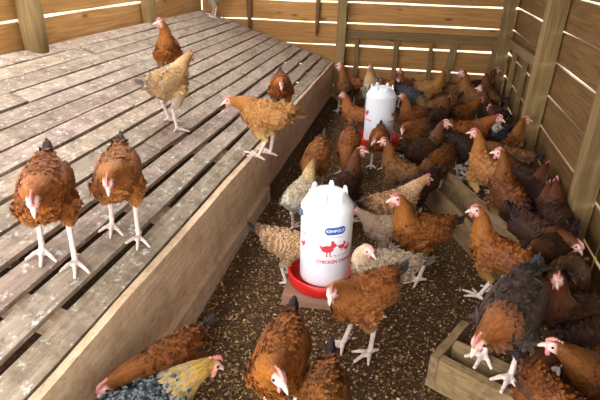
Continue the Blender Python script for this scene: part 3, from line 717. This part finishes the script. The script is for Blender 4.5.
# hens on the platform: (plumage, label, tail pixel, breast pixel, pose, scale, tint)
for a in (
 ('chestnut', 'chestnut hen facing the camera on the platform, leftmost in the picture', (48, 160), (40, 222), 'low', 1.02),
 ('rust', 'rust hen with buff flank facing the camera, second from left on the platform', (121, 150), (112, 200), 'low', .98),
 ('buff', 'buff yellow hen with grey rump standing sideways on the platform', (139, 86), (194, 78), 'fwd', 1.0),
 ('chestnut', 'rust hen behind the buff yellow hen, head turned to the left', (170, 38), (165, 58), 'alertR', .95),
 ('orange', 'pale orange hen turned away at the platform front edge', (291, 124), (238, 103), 'level', 1.02),
 ('chestnut', 'small chestnut hen with dark tail at the platform front edge', (280, 70), (282, 102), 'low', .9),
): hen_plat(*a)
hen('grey', 'grey hen at the top edge of the picture, only its legs showing', (-2.26, 5.74, plat_z(-2.26)+.002), R_(215), 'alert', 1.1, 1.0, 'hens on the sloping platform', True)
G = 'hens crowding the floor'
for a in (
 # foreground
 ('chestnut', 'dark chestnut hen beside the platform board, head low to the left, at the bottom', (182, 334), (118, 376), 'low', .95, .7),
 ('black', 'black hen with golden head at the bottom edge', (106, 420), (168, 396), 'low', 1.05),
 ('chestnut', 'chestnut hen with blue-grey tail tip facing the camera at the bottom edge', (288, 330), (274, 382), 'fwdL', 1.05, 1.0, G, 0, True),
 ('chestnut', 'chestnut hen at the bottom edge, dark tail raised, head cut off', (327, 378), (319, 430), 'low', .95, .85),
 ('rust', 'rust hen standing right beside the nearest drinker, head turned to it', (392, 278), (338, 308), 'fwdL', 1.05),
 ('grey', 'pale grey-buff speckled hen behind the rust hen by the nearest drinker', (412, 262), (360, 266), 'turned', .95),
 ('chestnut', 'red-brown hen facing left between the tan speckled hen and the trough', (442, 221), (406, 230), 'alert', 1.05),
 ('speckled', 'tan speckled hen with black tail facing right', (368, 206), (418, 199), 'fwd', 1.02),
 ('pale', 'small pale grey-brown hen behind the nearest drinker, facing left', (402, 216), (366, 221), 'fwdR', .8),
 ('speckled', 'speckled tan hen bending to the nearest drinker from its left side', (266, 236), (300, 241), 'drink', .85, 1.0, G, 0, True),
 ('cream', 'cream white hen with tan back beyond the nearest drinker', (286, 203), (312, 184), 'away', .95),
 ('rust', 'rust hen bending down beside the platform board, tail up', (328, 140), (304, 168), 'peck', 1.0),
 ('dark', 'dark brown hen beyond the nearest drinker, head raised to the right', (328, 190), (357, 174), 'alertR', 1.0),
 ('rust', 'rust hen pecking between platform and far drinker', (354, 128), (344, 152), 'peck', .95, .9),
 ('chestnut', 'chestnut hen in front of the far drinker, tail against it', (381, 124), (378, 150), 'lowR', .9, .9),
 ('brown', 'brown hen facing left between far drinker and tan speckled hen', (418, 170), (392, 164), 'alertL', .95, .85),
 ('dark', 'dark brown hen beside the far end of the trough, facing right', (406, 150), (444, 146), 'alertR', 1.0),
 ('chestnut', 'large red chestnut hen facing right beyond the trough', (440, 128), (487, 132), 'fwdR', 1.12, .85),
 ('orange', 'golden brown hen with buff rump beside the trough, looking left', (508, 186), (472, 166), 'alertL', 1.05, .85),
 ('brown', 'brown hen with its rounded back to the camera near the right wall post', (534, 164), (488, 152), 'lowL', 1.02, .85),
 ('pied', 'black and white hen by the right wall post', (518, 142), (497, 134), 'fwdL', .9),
 ('chestnut', 'dark chestnut hen stretching up against the right wall', (541, 166), (562, 150), 'alertR', 1.0, .65),  # right-hand hens: low tints add the shade there to dark plumage
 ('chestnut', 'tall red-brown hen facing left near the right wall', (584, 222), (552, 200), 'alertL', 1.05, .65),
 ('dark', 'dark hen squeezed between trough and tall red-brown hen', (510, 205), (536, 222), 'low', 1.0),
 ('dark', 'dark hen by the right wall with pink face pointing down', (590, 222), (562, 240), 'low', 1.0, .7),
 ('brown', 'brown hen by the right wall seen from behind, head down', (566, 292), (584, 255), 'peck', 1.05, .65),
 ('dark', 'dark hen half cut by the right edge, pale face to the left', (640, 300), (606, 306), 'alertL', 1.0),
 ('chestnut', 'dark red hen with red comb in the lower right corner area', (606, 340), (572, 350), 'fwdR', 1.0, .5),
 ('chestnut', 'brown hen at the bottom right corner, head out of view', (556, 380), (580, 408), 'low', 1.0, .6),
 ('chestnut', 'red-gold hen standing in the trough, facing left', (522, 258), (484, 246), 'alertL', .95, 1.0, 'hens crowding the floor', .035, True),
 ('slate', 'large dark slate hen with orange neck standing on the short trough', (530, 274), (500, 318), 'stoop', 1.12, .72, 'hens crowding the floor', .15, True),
 # right and middle crowd
 ('dark', 'dark hen at the right wall behind the tall red-brown hen', (604, 196), (576, 188), 'fwd', .9),
 ('dark', 'dark brown hen pressed against the right wall by the second post', (602, 236), (598, 218), 'away', .9),
 ('dark', 'dark hen tucked behind the tan speckled hen', (452, 174), (425, 182), 'peck', .9),
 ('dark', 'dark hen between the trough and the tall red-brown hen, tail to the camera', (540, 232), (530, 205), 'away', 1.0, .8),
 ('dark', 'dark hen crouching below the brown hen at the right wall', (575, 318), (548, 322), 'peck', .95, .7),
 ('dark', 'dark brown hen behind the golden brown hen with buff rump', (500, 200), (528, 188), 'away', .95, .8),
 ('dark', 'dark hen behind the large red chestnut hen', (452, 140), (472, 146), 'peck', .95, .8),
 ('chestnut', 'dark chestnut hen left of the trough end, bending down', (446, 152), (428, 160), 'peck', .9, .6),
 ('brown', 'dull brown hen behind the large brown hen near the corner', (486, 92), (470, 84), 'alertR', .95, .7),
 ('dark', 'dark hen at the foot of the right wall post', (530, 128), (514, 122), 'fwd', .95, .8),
 # back crowd
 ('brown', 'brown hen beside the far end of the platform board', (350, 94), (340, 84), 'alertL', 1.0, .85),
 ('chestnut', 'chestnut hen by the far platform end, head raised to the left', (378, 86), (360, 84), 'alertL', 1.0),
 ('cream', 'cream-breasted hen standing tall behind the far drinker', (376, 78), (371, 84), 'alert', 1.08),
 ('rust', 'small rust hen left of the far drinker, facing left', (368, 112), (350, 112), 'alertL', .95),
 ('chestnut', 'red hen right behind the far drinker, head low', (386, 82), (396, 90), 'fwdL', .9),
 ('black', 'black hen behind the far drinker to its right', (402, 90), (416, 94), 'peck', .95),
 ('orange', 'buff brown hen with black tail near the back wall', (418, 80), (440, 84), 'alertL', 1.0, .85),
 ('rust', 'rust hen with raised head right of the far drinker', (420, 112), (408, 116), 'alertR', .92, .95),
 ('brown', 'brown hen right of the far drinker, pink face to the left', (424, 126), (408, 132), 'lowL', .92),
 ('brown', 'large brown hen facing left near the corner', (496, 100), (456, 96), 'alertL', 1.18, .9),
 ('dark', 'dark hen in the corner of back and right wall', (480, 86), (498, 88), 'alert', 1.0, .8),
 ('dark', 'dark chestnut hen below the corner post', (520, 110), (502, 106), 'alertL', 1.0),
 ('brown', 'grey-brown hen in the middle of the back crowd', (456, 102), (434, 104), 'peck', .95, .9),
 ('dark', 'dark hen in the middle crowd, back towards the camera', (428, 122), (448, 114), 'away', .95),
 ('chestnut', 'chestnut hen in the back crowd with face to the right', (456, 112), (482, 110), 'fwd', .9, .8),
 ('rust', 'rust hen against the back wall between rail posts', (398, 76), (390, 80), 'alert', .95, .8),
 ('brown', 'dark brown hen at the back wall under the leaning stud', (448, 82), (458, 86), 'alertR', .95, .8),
): hen_px(*a)
settle()
